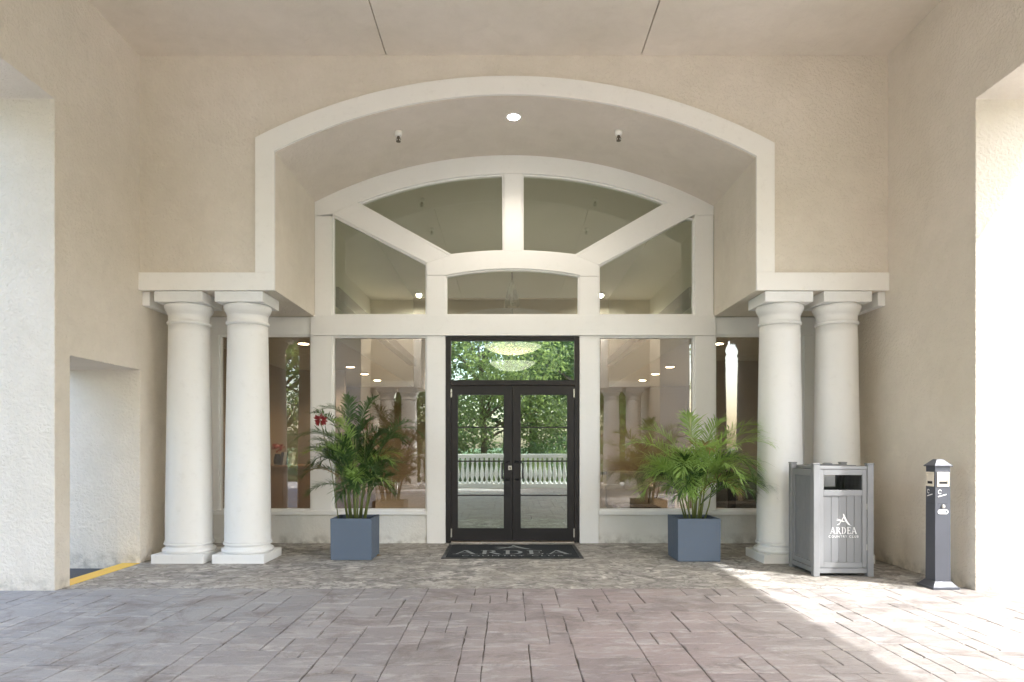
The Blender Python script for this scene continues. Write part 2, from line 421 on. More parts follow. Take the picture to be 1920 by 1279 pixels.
# side walls
yA, yZ = YB-TB, 9.75
left = [(yA, -.2), (YO0, -.2), (YO0, ZO), (YO1, ZO), (YO1, -.2), (6.49, -.2), (6.49, 2.212), (7.725, 2.212), (7.725, -.2), (yZ, -.2), (yZ, 6.0), (yA, 6.0)]
right = [(yA, -.2), (YO0, -.2), (YO0, ZO), (YO1, ZO), (YO1, -.2), (yZ, -.2), (yZ, 6.0), (yA, 6.0)]
MB().prism(left, 'x', XL-TW, XL).build('side_wall', M['stucco'], por, .008)['label'] = 'left side wall with a wide opening and a low doorway'
MB().prism(right, 'x', XR, XR+TW).build('side_wall', M['stucco'], por, .008)['label'] = 'right side wall with one wide opening'
# ceiling in three panels with open joints, structure above
jx = [XL, -1.397, 1.519, XR]
for i in range(3): box('ceiling_panel', M['ceiling'], por, jx[i]+(.006 if i else 0), jx[i+1]-(.006 if i < 2 else 0), YB, YF, ZC, ZC+.04)
box('ceiling_backing', M['joint'], por, XL, XR, YB, YF, ZC+.045, ZC+.12)
box('roof', M['trim'], por, XL-TW-.3, XR+TW+.3, YB-TB-.3, 9.75, 6.003, 6.45)
# cream arch trim with low beams, proud of the wall (front one and the mirrored far one)
def arch_trim(ya, yb, ff):
    o_ = arc(-2.883, 4.857, 3.035, 4.796, 5.559); i_ = arc(AX0, AZ0, AX1, AZ1, AZC)
    outer = [(-2.883, 3.32)]+o_+[(3.035, 3.32)]; inner = [(AX0, 3.32)]+i_+[(AX1, 3.32)]
    MB().prism(outer+inner[::-1], 'y', ya, yb).build('arch_trim', M['trim'], por, .004)
    box('beam_trim', M['trim'], por, XL+.002, AX0, ya, yb, ZB-.004, 3.319, .004)
    box('beam_trim', M['trim'], por, AX1, XR-.002, ya, yb, ZB-.004, 3.319, .004)
arch_trim(YF-.035, YF-.0005, 1); arch_trim(YB+.0005, YB+.035, 1)
# ledges under the low soffits along the side walls
for (xa, xb) in ((XL+.001, XL+.085), (XR-.085, XR-.001)):
    MB().prism([(xa, ZB-.002), (xb, ZB-.002), (xb, 2.955), (xa, 2.955)], 'y', YF+.05, YG-.02).build('wall_ledge', M['frame'], por, .004)

# main building either side and above
mbd = thing('clubhouse', 'beige clubhouse wall behind and beside the portico', 'building')
box('facade_wall', M['stucco'], mbd, -22, XL-TW-.003, 9.0, 9.4, -.2, 7.2)
box('facade_wall', M['stucco'], mbd, XR+TW+.003, 22, 9.0, 9.4, -.2, 7.2)
box('facade_wall', M['stucco'], mbd, XL-TW, XR+TW, 9.30, 9.62, 5.40, 5.998)
box('roof_slab', M['trim'], mbd, -22.4, 22.4, 8.6, 9.6, 7.203, 7.6)
# ------------------------------------------------------------------ lobby
lob = thing('lobby', 'dim tan lobby seen behind the entrance glass', 'room')
YI = 9.52
box('lobby_floor', M['int_floor'], lob, XL-TW, XR+TW, YI-.1, 20, -.2, -.002)
box('back_wall', M['int_wall'], lob, XL-TW, XR+TW, 19, 19.3, 0, 7)
box('side_partition', M['int_wall'], lob, XL-TW+.01, XL-TW+.2, YI+.25, 19, 0, 6)
box('side_partition', M['int_wall'], lob, XR+TW-.2, XR+TW-.01, YI+.25, 19, 0, 6)
box('nave_ceiling', M['int_nave'], lob, -2.8, 2.95, YI, 19, 5.5, 5.6)
box('aisle_ceiling', M['int_nave'], lob, XL-TW+.2, -2.67, YI, 19, 3.0, 5.7)
box('aisle_ceiling', M['int_nave'], lob, 2.84, XR+TW-.2, YI, 19, 3.0, 5.7)
for xa, xb in ((-2.668, -2.49), (2.66, 2.838)): box('ceiling_beam', M['darkwood'], lob, xa, xb, YI+.4, 18.3, 3.50, 3.68)
box('partition_wall', M['int_grey'], lob, -4.9, -3.6, 14.8, 14.95, 0, 2.999)
box('partition_wall', M['int_grey'], lob, 3.6, 5.0, 13.2, 13.35, 0, 2.999)

# ------------------------------------------------------------------ glazing
def P(pts, D=YG): return [(X(a, D), Z(b, D)) for a, b in pts]
win = thing('arched_window_wall', 'white framed arched window wall with fan panes above the doors', 'window')
y0, y1 = YG, YG+.13
def fr(name, pts, a=y0, b=y1, bevel=.004): return MB().prism(P(pts), 'y', a, b).build(name, M['frame'], win, bevel)
def rb(name, xa, xb, ya, yb, a=y0, b=y1): return fr(name, [(xa, yb), (xb, yb), (xb, ya), (xa, ya)], a, b)
def iarc(xa, xb, crown, rad, n=40, cx=961.):
    return [(x, crown+rad-math.sqrt(rad*rad-(x-cx)**2)) for x in [xa+(xb-xa)*i/n for i in range(n+1)]]
outer = [(x*F/YG+VX, VY-(z-H)*F/YG) for x, z in arc(AX0+.001, AZ0-.001, AX1-.001, AZ1-.001, AZC-.001)]
fr('arch_head', outer+[(1338, 403), (1303, 403)]+iarc(622, 1303, 325, 792)[::-1]+[(622, 401), (590, 405)])
rb('jamb', 590.1, 622, 405.4, 591); rb('jamb', 1303, 1337.9, 403.4, 591)
ty = YG-.02
rb('transom_beam', 583, 1341.5, 591.3, 629.5, ty, y1-.004)
rb('bay_head', XL*F/YG+VX+1, 582.7, 594.5, 628, YG+.004, y1); rb('bay_head', 1341.8, XR*F/YG+VX-1, 594.5, 628, YG+.004, y1)
rb('jamb', 583, 622.5, 630, 957.5); rb('jamb', 1303, 1341.5, 630, 957.5)
rb('mullion', 800, 835, 630, 1019); rb('mullion', 1087, 1122.5, 630, 1019)
rb('mullion', 800, 835, 516.5, 591); rb('mullion', 1087, 1122.5, 518.5, 591)
fr('hub_arch', [(800, 493.3), (842, 479.3)]+iarc(842.5, 1082, 470.5, 900, 24)[1:-1]+[(1082, 480), (1122.5, 497.3), (1122.5, 518), (1087, 518)]+iarc(835, 1087, 503.5, 640, 24)[::-1]+[(800, 516)], YG-.003)
fr('fan_bar', [(622.5, 401.5), (645, 390.8), (670, 380.5), (842, 479), (800, 493)])
fr('fan_bar', [(1302.5, 402), (1278, 390.5), (1251, 380.5), (1082, 479.7), (1122.5, 497)])
rb('mullion', 945, 979, 325.6, 470.4)
rb('bay_jamb', XL*F/YG+VX+1, 410, 628.3, 957.5, YG+.004, y1); rb('bay_jamb', 1509, XR*F/YG+VX-1, 628.3, 957.5, YG+.004, y1)
for a, b in ((XL*F/YG+VX+1, 799.8), (1122.8, XR*F/YG+VX-1)): rb('sill', a, b, 957.8, 965, YG-.03, y1)
box('curb_wall', M['curb'], win, XL, X(799.8, YG), YG+.02, y1, -.05, Z(965.3, YG))
box('curb_wall', M['curb'], win, X(1122.8, YG), XR, YG+.02, y1, -.05, Z(965.3, YG))
def inset(poly, d):
    n = len(poly); ar = sum(poly[i][0]*poly[(i+1) % n][1]-poly[(i+1) % n][0]*poly[i][1] for i in range(n))
    s = 1 if ar > 0 else -1; out = []
    for i in range(n):
        p, a, b = Vector(poly[i]), Vector(poly[i-1]), Vector(poly[(i+1) % n])
        e1 = (p-a).normalized(); e2 = (b-p).normalized(); n1 = Vector((-e1.y, e1.x))*s; n2 = Vector((-e2.y, e2.x))*s
        m_ = (n1+n2); m_ /= max(.3, m_.dot(n1)); out.append(tuple(p+m_*d))
    return out
def pane(pts, gl, lab, bead=.022):
    poly = P(pts); g_ = MB().prism(inset(poly, bead*.6), 'y', YG+.075, YG+.083).build('pane', gl, win); g_['label'] = lab
    MB().ring(inset(poly, -.003), inset(poly, bead), YG+.035, YG+.11).build('glazing_bead', M['frame'], win, .003)
def rect(a, b, c, d): return [(a, d), (b, d), (b, c), (a, c)]
pane([(670, 380.5)]+iarc(672, 944, 325, 792, 24)[1:]+[(945, 471)]+iarc(845, 940, 470.5, 900, 10)[::-1], M['glass_up'], 'left fan pane')
pane(iarc(979, 1248, 325, 792, 24)+[(1251, 380.5)]+iarc(984, 1080, 470.5, 900, 10)[::-1]+[(979, 471)], M['glass_up'], 'right fan pane')
pane([(622.5, 401.5), (800, 493.3), (800, 591), (622.5, 591)], M['glass_up'], 'left sloping pane')
pane([(1122.5, 497.3), (1287, 406), (1303, 408), (1303, 591), (1122.5, 591)], M['glass_up'], 'right sloping pane')
pane(iarc(835, 1087, 503.5, 640, 24)+[(1087, 591), (835, 591)], M['glass_up'], 'small arched pane above the doors')
pane(rect(622.5, 800, 630, 957.5), M['glass_lo'], 'large pane left of the doors')
pane(rect(1122.5, 1303, 630, 957.5), M['glass_lo'], 'large pane right of the doors')
pane(rect(410, 583, 628, 957.5), M['glass_lo'], 'side pane behind the left columns')
pane(rect(1341.5, 1509, 628, 957.5), M['glass_lo'], 'side pane behind the right columns')

# double doors
dr = thing('double_door', 'black framed glass double doors with transom light under the arch', 'door', (X(961, YG), YG, 0))
ox = X(961, YG)
def dx(px): return X(px, YG)-ox
def dz(py): return Z(py, YG)
def dbox(name, m_, par, a, b, c, d, ya, yb, bev=.003): return box(name, m_, par, dx(a), dx(b), ya, yb, dz(d), dz(c), bev)
FA, FB = .025, .12
dbox('door_frame', M['bronze'], dr, 835.5, 845, 630.5, 1018, FA, FB); dbox('door_frame', M['bronze'], dr, 1077.5, 1086.5, 630.5, 1018, FA, FB)
dbox('head_rail', M['bronze'], dr, 845.2, 1077.3, 630.5, 638, FA, FB); dbox('transom_rail', M['bronze'], dr, 845.2, 1077.3, 712.5, 722, FA-.008, FB)
tp = dbox('transom_pane', M['glass_door'], dr, 845.2, 1077.3, 638, 712.5, .07, .078, 0)
thr = dbox('threshold', M['steel'], dr, 845.2, 1077.3, 1016.5, 1019, .0, FB)
dbox('astragal', M['bronze'], dr, 959.2, 963, 722.8, 1015.3, .091, .098)
for s, (a, b, ga, gb) in enumerate(((845.6, 960.6, 858, 944.5), (961.6, 1077, 976.5, 1064))):
    lf = MB(); o = [(dx(a), dz(1015.5)), (dx(b), dz(1015.5)), (dx(b), dz(722.6)), (dx(a), dz(722.6))]; i_ = [(dx(ga), dz(991)), (dx(gb), dz(991)), (dx(gb), dz(740)), (dx(ga), dz(740))]
    lf = lf.ring(o, i_, .04, .09).build('door_leaf', M['bronze'], dr, .003)
    dbox('pane', M['glass_door'], lf, ga-1, gb+1, 739, 992, .062, .070, 0)
    for yy in (801, 865, 929.5): dbox('muntin', M['bronze'], lf, ga, gb, yy-1.2, yy+1.2, .050, .080, 0)
    hx = dx(955 if s == 0 else 967); gx = dx(941.5 if s == 0 else 980.5); zt, zb = dz(866), dz(899.5)
    MB().tube([(hx, .045, zt), (hx*.6+gx*.4, -.01, zt), (gx, -.03, zt-.02), (gx, -.03, zb+.02), (hx*.6+gx*.4, -.01, zb), (hx, .045, zb)], .011, 10).build('pull_handle', M['black'], lf)
    for yy in (737, 1000): dbox('hinge', M['steel'], lf, (a-1 if s == 0 else b-1.5), (a+1.5 if s == 0 else b+1), yy-8, yy+8, .022, .041, .002)
    if s == 0:
        dbox('lock_plate', M['steel'], lf, 953, 959.5, 873.5, 881.5, .034, .041, .002)
        MB().lathe([(.010, .026), (.010, .036)], 16, (dx(956.3), 0, dz(877.5)), True, 'y').build('lock_cylinder', M['chrome'], lf)

# ------------------------------------------------------------------ columns
def column_mesh(root):
    def sq(name, w_, za, zb): return box(name, M['column'], root, -w_/2, w_/2, -w_/2, w_/2, za, zb, .008)
    sq('plinth', .60, -.02, .102)
    t = []
    def torus(r, zc, h, n=8): return [(r+h/2*math.cos(a)*.9, zc+h/2*math.sin(a)) for a in [-PI/2+PI*i/n for i in range(n+1)]]
    prof = torus(.272, .128, .050)+[(.272, .155), (.262, .160), (.252, .170), (.250, .180), (.262, .188)]+torus(.264, .203, .026, 6)+[(.266, .218)]
    MB().lathe([(.2, .103)]+prof+[(.2, .22)], 56).build('base', M['column'], root)
    sh = [(.268, .2185), (.263, .232), (.2605, .25)]
    for i in range(1, 25):
        t_ = i/24; sh.append((.2605-(.2605-.226)*(t_**1.35), .25+t_*(2.755-.25)))
    MB().lathe([(.2, .216)]+sh+[(.2, 2.756)], 56).build('shaft', M['column'], root)
    cap = [(.2, 2.757), (.229, 2.757), (.238, 2.764), (.244, 2.775), (.244, 2.785), (.236, 2.797), (.229, 2.80), (.227, 2.803), (.227, 2.87), (.231, 2.876), (.236, 2.878), (.236, 2.896), (.241, 2.899), (.246, 2.905), (.257, 2.925), (.266, 2.95), (.268, 2.968), (.262, 2.985), (.25, 2.991), (.2, 2.9915)]
    MB().lathe(cap, 56).build('capital', M['column'], root)
    sq('abacus', .553, 2.992, ZB-.005)
col0 = None
cx_ = [(-3.776, 'outermost column at far left, next to the low doorway wall'), (-3.083, 'second column from the left, beside the left window bay'),
       (3.214, 'white column directly right of the right potted palm'), (3.886, 'rightmost white column rising behind the grey litter bin')]
for i, (x, lab) in enumerate(cx_):
    lab = 'white Tuscan ' + lab if i < 2 else lab
    if col0 is None:
        col0 = thing('column', lab, 'column', (x, 7.99, 0), 0, 'Tuscan columns carrying the low beams'); column_mesh(col0)
    else: dup(col0, None, lab, (x, 7.99, 0))
for i, (x, lab) in enumerate([(-3.776, 'outer column on the left of the far arch seen mirrored in the glass'), (-3.083, 'inner column on the left of the far arch seen mirrored in the glass'),
                              (3.214, 'inner column on the right of the far arch seen mirrored in the glass'), (3.886, 'outer column on the right of the far arch seen mirrored in the glass')]):
    dup(col0, None, lab, (x, -2.275, 0))

# ------------------------------------------------------------------ balustrade behind the camera (mirrored in the doors)
bal = thing('balustrade', 'white curved balustrade under the far arch, mirrored in the doors', 'balustrade', (0, -2.3, 0))
NB = 37
def bc(t): return Vector((-2.76+5.7*t, -.55*math.sin(PI*t)-.05, 0))
def strip(name, za, zb, w_):
    v = []; f = []; n = 40
    for i in range(n+1):
        p = bc(i/n)
        for (dy, z) in ((-w_, za), (w_, za), (w_, zb), (-w_, zb)): v.append((p.x, p.y+dy, z))
    for i in range(n):
        for k in range(4): f.append((i*4+k, i*4+(k+1) % 4, (i+1)*4+(k+1) % 4, (i+1)*4+k))
    f += [(0, 1, 2, 3), (n*4+3, n*4+2, n*4+1, n*4)]
    MB().add(v, f).build(name, M['bal'], bal, .01)
strip('base_rail', -.01, .14, .13); strip('top_rail', .95, 1.07, .12)
bme = None
bprof = [(.045, .141), (.06, .15), (.06, .19), (.04, .21), (.032, .25), (.045, .30), (.066, .38), (.068, .44), (.055, .55), (.036, .68), (.030, .76), (.042, .80), (.042, .83), (.032, .85), (.055, .90), (.055, .949)]
for i in range(NB):
    p = bc((i+.5)/NB)
    if bme is None:
        b0 = MB().lathe(bprof, 14).build('baluster', M['bal'], bal); bme = b0.data
    else:
        b0 = bpy.data.objects.new('baluster', bme); COL.objects.link(b0); b0.parent = bal
    b0.location = (p.x, p.y, 0)

# ------------------------------------------------------------------ small fittings
def disc_light(x, y, z, name, label, group, rad, lens, energy, color, spot=140):
    t = thing(name, label, 'light', (x, y, z), 0, group)
    MB().lathe([(rad*1.02, -.0165), (rad*1.02, -.001), (rad*1.28, -.004), (rad*1.3, -.012), (rad*1.05, -.018), (rad*1.02, -.0165)], 28).build('trim_ring', M['trim'], t)
    MB().lathe([(rad*.5, -.0215), (rad*.97, -.0195), (rad*.98, -.0175)], 28).build('lens', lens, t)
    l = bpy.data.lights.new('lamp', 'SPOT'); l.energy = energy; l.color = color; l.spot_size = R(spot); l.spot_blend = .6; l.shadow_soft_size = rad
    lo = bpy.data.objects.new('lamp', l); COL.objects.link(lo); lo.parent = t; lo.location = (0, 0, -.04)
def vault_z(x):
    a = arc(AX0, AZ0, AX1, AZ1, AZC, 200); return min(a, key=lambda q: abs(q[0]-x))[1]-.006
disc_light(.065, 8.17, vault_z(.065), 'recessed_downlight', 'lit white recessed downlight at the crown of the arched recess', None, .075, M['lamp'], 18, (1, .90, .76))
disc_light(-2.62, -1.1, ZC, 'recessed_downlight', 'lit porch ceiling downlight mirrored as a dot in the left sloping pane', 'porch ceiling downlights', .075, M['lamp'], 90, (1, .91, .78), 165)
disc_light(2.72, -1.1, ZC, 'recessed_downlight', 'lit porch ceiling downlight mirrored as a dot in the right sloping pane', 'porch ceiling downlights', .075, M['lamp'], 90, (1, .91, .78), 165)
def sprinkler(x, y, z, label, rx=0):
    t = thing('sprinkler_head', label, 'sprinkler', (x, y, z), 0, 'fire sprinkler heads'); t.scale = (1.3, 1.3, 1.25)
    MB().lathe([(.035, .0), (.036, -.03), (.030, -.045), (.018, -.05)], 20).build('cup', M['trim'], t)
    MB().lathe([(.012, -.045), (.014, -.07), (.008, -.075), (.008, -.095), (.022, -.098), (.022, -.102)], 14).tube([(-.012, 0, -.06), (-.022, 0, -.08), (-.008, 0, -.098)], .003, 6).tube([(.012, 0, -.06), (.022, 0, -.08), (.008, 0, -.098)], .003, 6).build('nozzle', M['chrome'], t)
sprinkler(-1.342, 8.24, vault_z(-1.342)+.004, 'fire sprinkler under the arched recess, left of the downlight')
sprinkler(1.348, 8.24, vault_z(1.348)+.004, 'fire sprinkler under the arched recess, right of the downlight')
sprinkler(-1.57, 4.87, ZC, 'porch ceiling sprinkler mirrored in the left fan pane')
sprinkler(1.60, 4.87, ZC, 'porch ceiling sprinkler mirrored in the right fan pane')

k = 0
for sgn, side in ((-1, 'left'), (1, 'right')):
    for j, yy in enumerate((10.87, 14.1, 15.5, 17.0)):
        place = ['nearest the glass', 'second from the glass', 'third from the glass', 'farthest from the glass'][j]
        disc_light(3.3*sgn+(.08 if sgn > 0 else 0), yy, 3.0, 'lobby_downlight', f'lit round lobby downlight in the {side} row, {place}', 'lobby ceiling downlights', .085, M['lamp_int'], 22, (1, .74, .48))
ch = thing('chandelier', 'two tier glowing bowl chandelier seen through the transom glass', 'chandelier', (.08, 13, 0))
for (zz, rr) in ((3.24, .56), (2.92, .44)):
    MB().lathe([(.03, zz-.14), (rr*.4, zz-.125), (rr*.75, zz-.07), (rr*.97, zz), (rr, zz+.02), (rr*.96, zz+.02), (rr*.7, zz-.05), (.03, zz-.12)], 40).build('bowl', M['bowl'], ch)
MB().tube([(0, 0, 2.78), (0, 0, 5.5)], .014, 8).build('rod', M['chrome'], ch)
pn = thing('pendant_lantern', 'glass pendant lantern hanging high behind the small arched pane', 'lamp', (.06, 11.2, 0))
MB().tube([(0, 0, 4.05), (0, 0, 5.5)], .010, 8).build('rod', M['chrome'], pn)
MB().lathe([(.03, 4.08), (.05, 4.02), (.11, 3.80), (.13, 3.66), (.12, 3.64), (.03, 4.0)], 20).build('shade', M['clear'], pn)

# lobby furniture
dk = thing('reception_desk', 'oak reception desk in the lobby behind the left windows', 'desk', (-3.7, 11.5, 0))
for i in range(9): box('front_board', M['oak'], dk, -1.3+i*.29, -1.3+i*.29+.284, 0, .03, .06, .97, .003)
box('carcass', M['oak'], dk, -1.29, 1.30, .032, .7, .0, .968); box('worktop', M['oak'], dk, -1.34, 1.36, -.04, .76, .971, 1.01, .004)
fl = thing('flower_arrangement', 'dark red flowers in a vase on the reception desk', 'flowers', (-4.0, 11.7, 1.01))
MB().lathe([(.05, 0), (.07, .05), (.06, .12), (.04, .17), (.05, .19)], 18).build('vase', M['navy'], fl)
rnd2 = random.Random(3); b_ = MB()
for i in range(60):
    d = Vector((rnd2.uniform(-1, 1), rnd2.uniform(-1, 1), rnd2.uniform(-.3, 1))).normalized(); c = Vector((0, 0, .27))+d*rnd2.uniform(.05, .13)
    u = d.orthogonal().normalized()*.03; v_ = d.cross(u).normalized()*.03
    b_.add([c-u, c+v_*.6, c+u+d*.015, c-v_*.6], [(0, 1, 2, 3)])
b_.build('petals', M['red'], fl, fix=False)
br = thing('leaflet_holder', 'rack of navy and white leaflets on the reception desk', 'leaflets', (-3.82, 11.62, 1.01))
for i in range(4): MB().add([(-.12+i*.05, .0, 0), (-.02+i*.05, .0, 0), (-.02+i*.05, .1, .22), (-.12+i*.05, .1, .22), (-.12+i*.05, .012, 0), (-.02+i*.05, .012, 0), (-.02+i*.05, .112, .22), (-.12+i*.05, .112, .22)], [(0, 1, 2, 3), (7, 6, 5, 4), (0, 4, 5, 1), (1, 5, 6, 2), (2, 6, 7, 3), (3, 7, 4, 0)]).build('leaflet', M['paper' if i % 2 else 'navy'], br)
ac = thing('armchair', 'cream upholstered armchair in the lobby behind the right window', 'armchair', (2.15, 12.2, 0), R(170))
box('seat', M['fabric'], ac, -.36, .36, -.34, .34, .2, .46, .05); box('backrest', M['fabric'], ac, -.36, .36, .24, .40, .3, .9, .05)
for s in (-1, 1):
    box('arm', M['fabric'], ac, min(s*.37, s*.47), max(s*.37, s*.47), -.34, .38, .12, .64, .04)
    for t in (-.28, .32): box('leg', M['darkwood'], ac, s*.40-.025, s*.40+.025, t-.025, t+.025, 0, .12)
ct = thing('coffee_table', 'low dark coffee table inside the right window', 'table', (2.0, 10.55, 0))
box('tabletop', M['darkwood'], ct, -.32, .32, -.3, .3, .36, .41, .006)
for s in (-1, 1):
    for t in (-1, 1): box('leg', M['darkwood'], ct, s*.28-.025, s*.28+.025, t*.26-.025, t*.26+.025, 0, .36)
cs = thing('console_table', 'long dark console table in the lobby behind the armchair', 'table', (2.2, 14.2, 0))
box('tabletop', M['darkwood'], cs, -1.0, 1.3, -.2, .2, .74, .79, .004); box('shelf', M['darkwood'], cs, -.95, 1.25, -.18, .18, .25, .28)
for s in (-.93, 1.23): box('leg', M['darkwood'], cs, s-.03, s+.03, -.18, .18, 0, .74)
for (x, y, lab) in ((3.55, 10.6, 'dark low lobby chair behind the right column bay, nearer the palm'), (4.15, 10.9, 'dark low lobby chair behind the right column bay, by the side wall')):
    t = thing('lobby_chair', lab, 'chair', (x, y, 0), R(20), 'dark lobby chairs')
    box('seat', M['darkfabric'], t, -.25, .25, -.25, .25, .38, .46, .02); box('backrest', M['darkfabric'], t, -.25, .25, .2, .26, .46, .82, .02)
    for a in (-.22, .22):
        for b in (-.22, .22): box('leg', M['black'], t, a-.015, a+.015, b-.015, b+.015, 0, .38)

# ------------------------------------------------------------------ planters and palms
def planter(x, y, w_, h, lab):
    t = thing('planter', lab, 'planter', (x, y, 0), 0, 'square blue-grey planters')
    o_ = [(-w_/2, -w_/2), (w_/2, -w_/2), (w_/2, w_/2), (-w_/2, w_/2)]; i_ = [(a*.88, b*.88) for a, b in o_]
    m_ = MB(); v = [(a*.985, b*.985, .003) for a, b in o_]+[(a, b, h) for a, b in o_]+[(a, b, h) for a, b in i_]+[(a, b, h-.09) for a, b in i_]
    f = [(3, 2, 1, 0)]
    for k_ in range(3):
        for i in range(4): f.append((k_*4+i, k_*4+(i+1) % 4, (k_+1)*4+(i+1) % 4, (k_+1)*4+i))
    f.append((12, 13, 14, 15)); m_.add(v, f).build('pot', M['planter'], t, .006)
    box('soil', M['soil'], t, -w_*.43, w_*.43, -w_*.43, w_*.43, h-.1, h-.035, .02)
    return t
planter(-1.844, 8.15, .487, .49, 'blue-grey cube planter standing left of the doors, holding the darker palm')
planter(2.21, 8.05, .50, .50, 'blue-grey cube planter standing right of the doors, holding the brighter palm')

def frond(rn, base_p, az, tilt, L, droop, mat, parent, leaflen=.30, stalk=.25, dens=44, zlift=.5):
    hd = Vector((math.cos(az), math.sin(az), 0)); up = Vector((0, 0, 1))
    pts = [Vector(base_p)]; dirs = []; N = 26; tw = rn.uniform(-.25, .25)
    for i in range(N):
        t = i/N; e = tilt-droop*(t**1.6); d = (hd*math.cos(e)+up*math.sin(e)); a2 = az+tw*t
        d = (Vector((math.cos(a2), math.sin(a2), 0))*math.cos(e)+up*math.sin(e)).normalized()
        dirs.append(d); pts.append(pts[-1]+d*L/N)
    m_ = MB(); m_.tube(pts[::3]+[pts[-1]], [.006*(1-.75*i/len(pts[::3])) for i in range(len(pts[::3])+1)], 5)
    for k_ in range(dens):
        t = stalk+(1-stalk)*(k_+.5)/dens; fi = t*N; i = min(int(fi), N-1); p = pts[i].lerp(pts[i+1], fi-i); d = dirs[i]
        side = d.cross(up)
        side = side.normalized() if side.length > .05 else Vector((-hd.y, hd.x, 0))
        nrm = side.cross(d).normalized(); q = (t-stalk)/(1-stalk)
        ll = leaflen*(.55+.6*math.sin(PI*min(1, q*.85+.12)))*(1-.35*q*q)
        for s in (-1, 1):
            a = R(50-26*q+rn.uniform(-7, 7)); l = ll*rn.uniform(.6, 1.15)
            ld = (side*s*math.sin(a)+d*math.cos(a)+nrm*(.38+rn.uniform(-.28, .28))).normalized()
            wv = ld.cross(nrm).normalized(); wd = .0058*rn.uniform(.8, 1.15); g_ = Vector((rn.uniform(-.35, .35), rn.uniform(-.35, .35), -1))
            sag = l*rn.uniform(.12, .55)
            c1 = p+ld*l*.33+g_*sag*.08; c2 = p+ld*l*.7+g_*sag*.42; c3 = p+ld*l+g_*sag
            m_.add([p-wv*wd*.4, p+wv*wd*.4, c1+wv*wd, c1-wv*wd, c2+wv*wd*.75, c2-wv*wd*.75, c3], [(0, 1, 2, 3), (3, 2, 4, 5), (5, 4, 6)])
    return m_.build('frond', mat, parent, fix=False)
def palm(x, y, z0, lab, seed, nf, spread, top, mats, ncane, tilt_rng, Lr, leaflen, extra=()):
    rn = random.Random(seed); t = thing('potted_palm', lab, 'palm', (x, y, z0), 0, 'areca palms')
    canes = []
    for i in range(ncane):
        a = 2*PI*i/ncane+rn.uniform(-.4, .4); r0 = rn.uniform(.03, .13); h = rn.uniform(.34, .90)*top
        b0 = Vector((r0*math.cos(a), r0*math.sin(a), 0)); lean = rn.uniform(.05, .28)*spread
        tp_ = b0+Vector((math.cos(a)*lean*h, math.sin(a)*lean*h, h)); md = b0.lerp(tp_, .5)+Vector((math.cos(a), math.sin(a), 0))*.01
        MB().tube([b0, md, tp_], [.011, .009, .006], 7).build('stem', M['cane'], t); canes.append((tp_, a, h, b0))
    for i in range(nf):
        tp_, a, h, b0 = canes[i % ncane]; q = rn.uniform(.5, 1); p0 = b0.lerp(tp_, q)
        az = a+rn.uniform(-1.1, 1.1); tl = R(rn.uniform(*tilt_rng)); L = rn.uniform(*Lr)
        frond(rn, p0, az, tl, L, R(rn.uniform(60, 130)), M['deadleaf'] if i % 27 == 11 else rn.choice(mats), t, leaflen*rn.uniform(.85, 1.25), rn.uniform(.22, .38), rn.randint(24, 32))
    for (px, pz, az, tl, L, dr_) in extra:
        frond(rn, (px, rn.uniform(-.1, .05), pz), R(az), R(tl), L, R(dr_), mats[0], t, leaflen, .3, 34)
    return t
palm(-1.844, 8.15, .45, 'airy dark green areca palm in the planter left of the doors', 5, 64, .8, 1.25, [M['frond'], M['frond'], M['frond'], M['frond2']], 20, (52, 86), (.42, .68), .21,
     [(-.1, .85, 150, 62, .85, 75), (-.05, .8, 178, 50, .75, 95), (.08, .7, 10, 58, .7, 95), (-.1, .5, 175, 35, .6, 90), (.02, .95, 60, 78, .7, 60), (-.06, .95, 110, 76, .75, 60), (-.05, .35, 200, 30, .55, 90), (.05, .35, -20, 30, .5, 90), (.0, .3, 260, 40, .5, 110)])
palm(2.21, 8.05, .46, 'full bright green areca palm in the planter right of the doors', 8, 62, 1.1, .84, [M['frond2'], M['frond2'], M['frond']], 14, (38, 82), (.50, .82), .29,
     [(.1, .6, -5, 60, 1.0, 95), (.12, .65, 8, 66, 1.05, 110), (-.1, .55, 185, 52, .85, 70), (0, .7, 100, 82, .7, 60), (.05, .5, -30, 50, .8, 110), (.05, .4, -60, 55, .8, 120), (-.05, .45, 250, 50, .8, 110), (.1, .35, -20, 35, .75, 90), (-.08, .6, 160, 70, .8, 80)])
rfw = thing('red_flower', 'spiky red bloom on a thin stem at the upper left of the left palm', 'flower', (-2.05, 8.12, .46))
cc = Vector((X(600, 8.1)+2.05, 0, Z(787, 8.1)-.46)); b_ = MB()
for i in range(70):
    d = Vector((rnd2.uniform(-1, 1), rnd2.uniform(-1, .6), rnd2.uniform(-1, 1))).normalized(); r_ = rnd2.uniform(.04, .078)
    u = d.orthogonal().normalized(); u = (Matrix.Rotation(rnd2.uniform(0, 6), 3, d) @ u)*.011; c = cc+d*r_
    b_.add([cc+d*.02-u*.5, cc+d*.02+u*.5, c+u, c+d*.02, c-u], [(0, 1, 2, 3, 4)])
b_.build('petals', M['red'], rfw, fix=False)
MB().tube([(0, .02, 0), (-.08, .01, .6), tuple(cc)], [.006, .005, .004], 6).build('stem', M['cane'], rfw)
dl = MB()
for (a, b, s) in ((X(708, 8.2), 8.22, .045), (X(701, 8.1), 8.28, .03)):
    dl.add([(a-s, b, .004), (a, b-s*.6, .012), (a+s, b+.01, .006), (a, b+s*.6, .016)], [(0, 1, 2, 3)])
tag(dl.build('fallen_leaf', M['deadleaf'], None, fix=False), 'small dry reddish leaf on the floor beside the left planter', 'leaf')

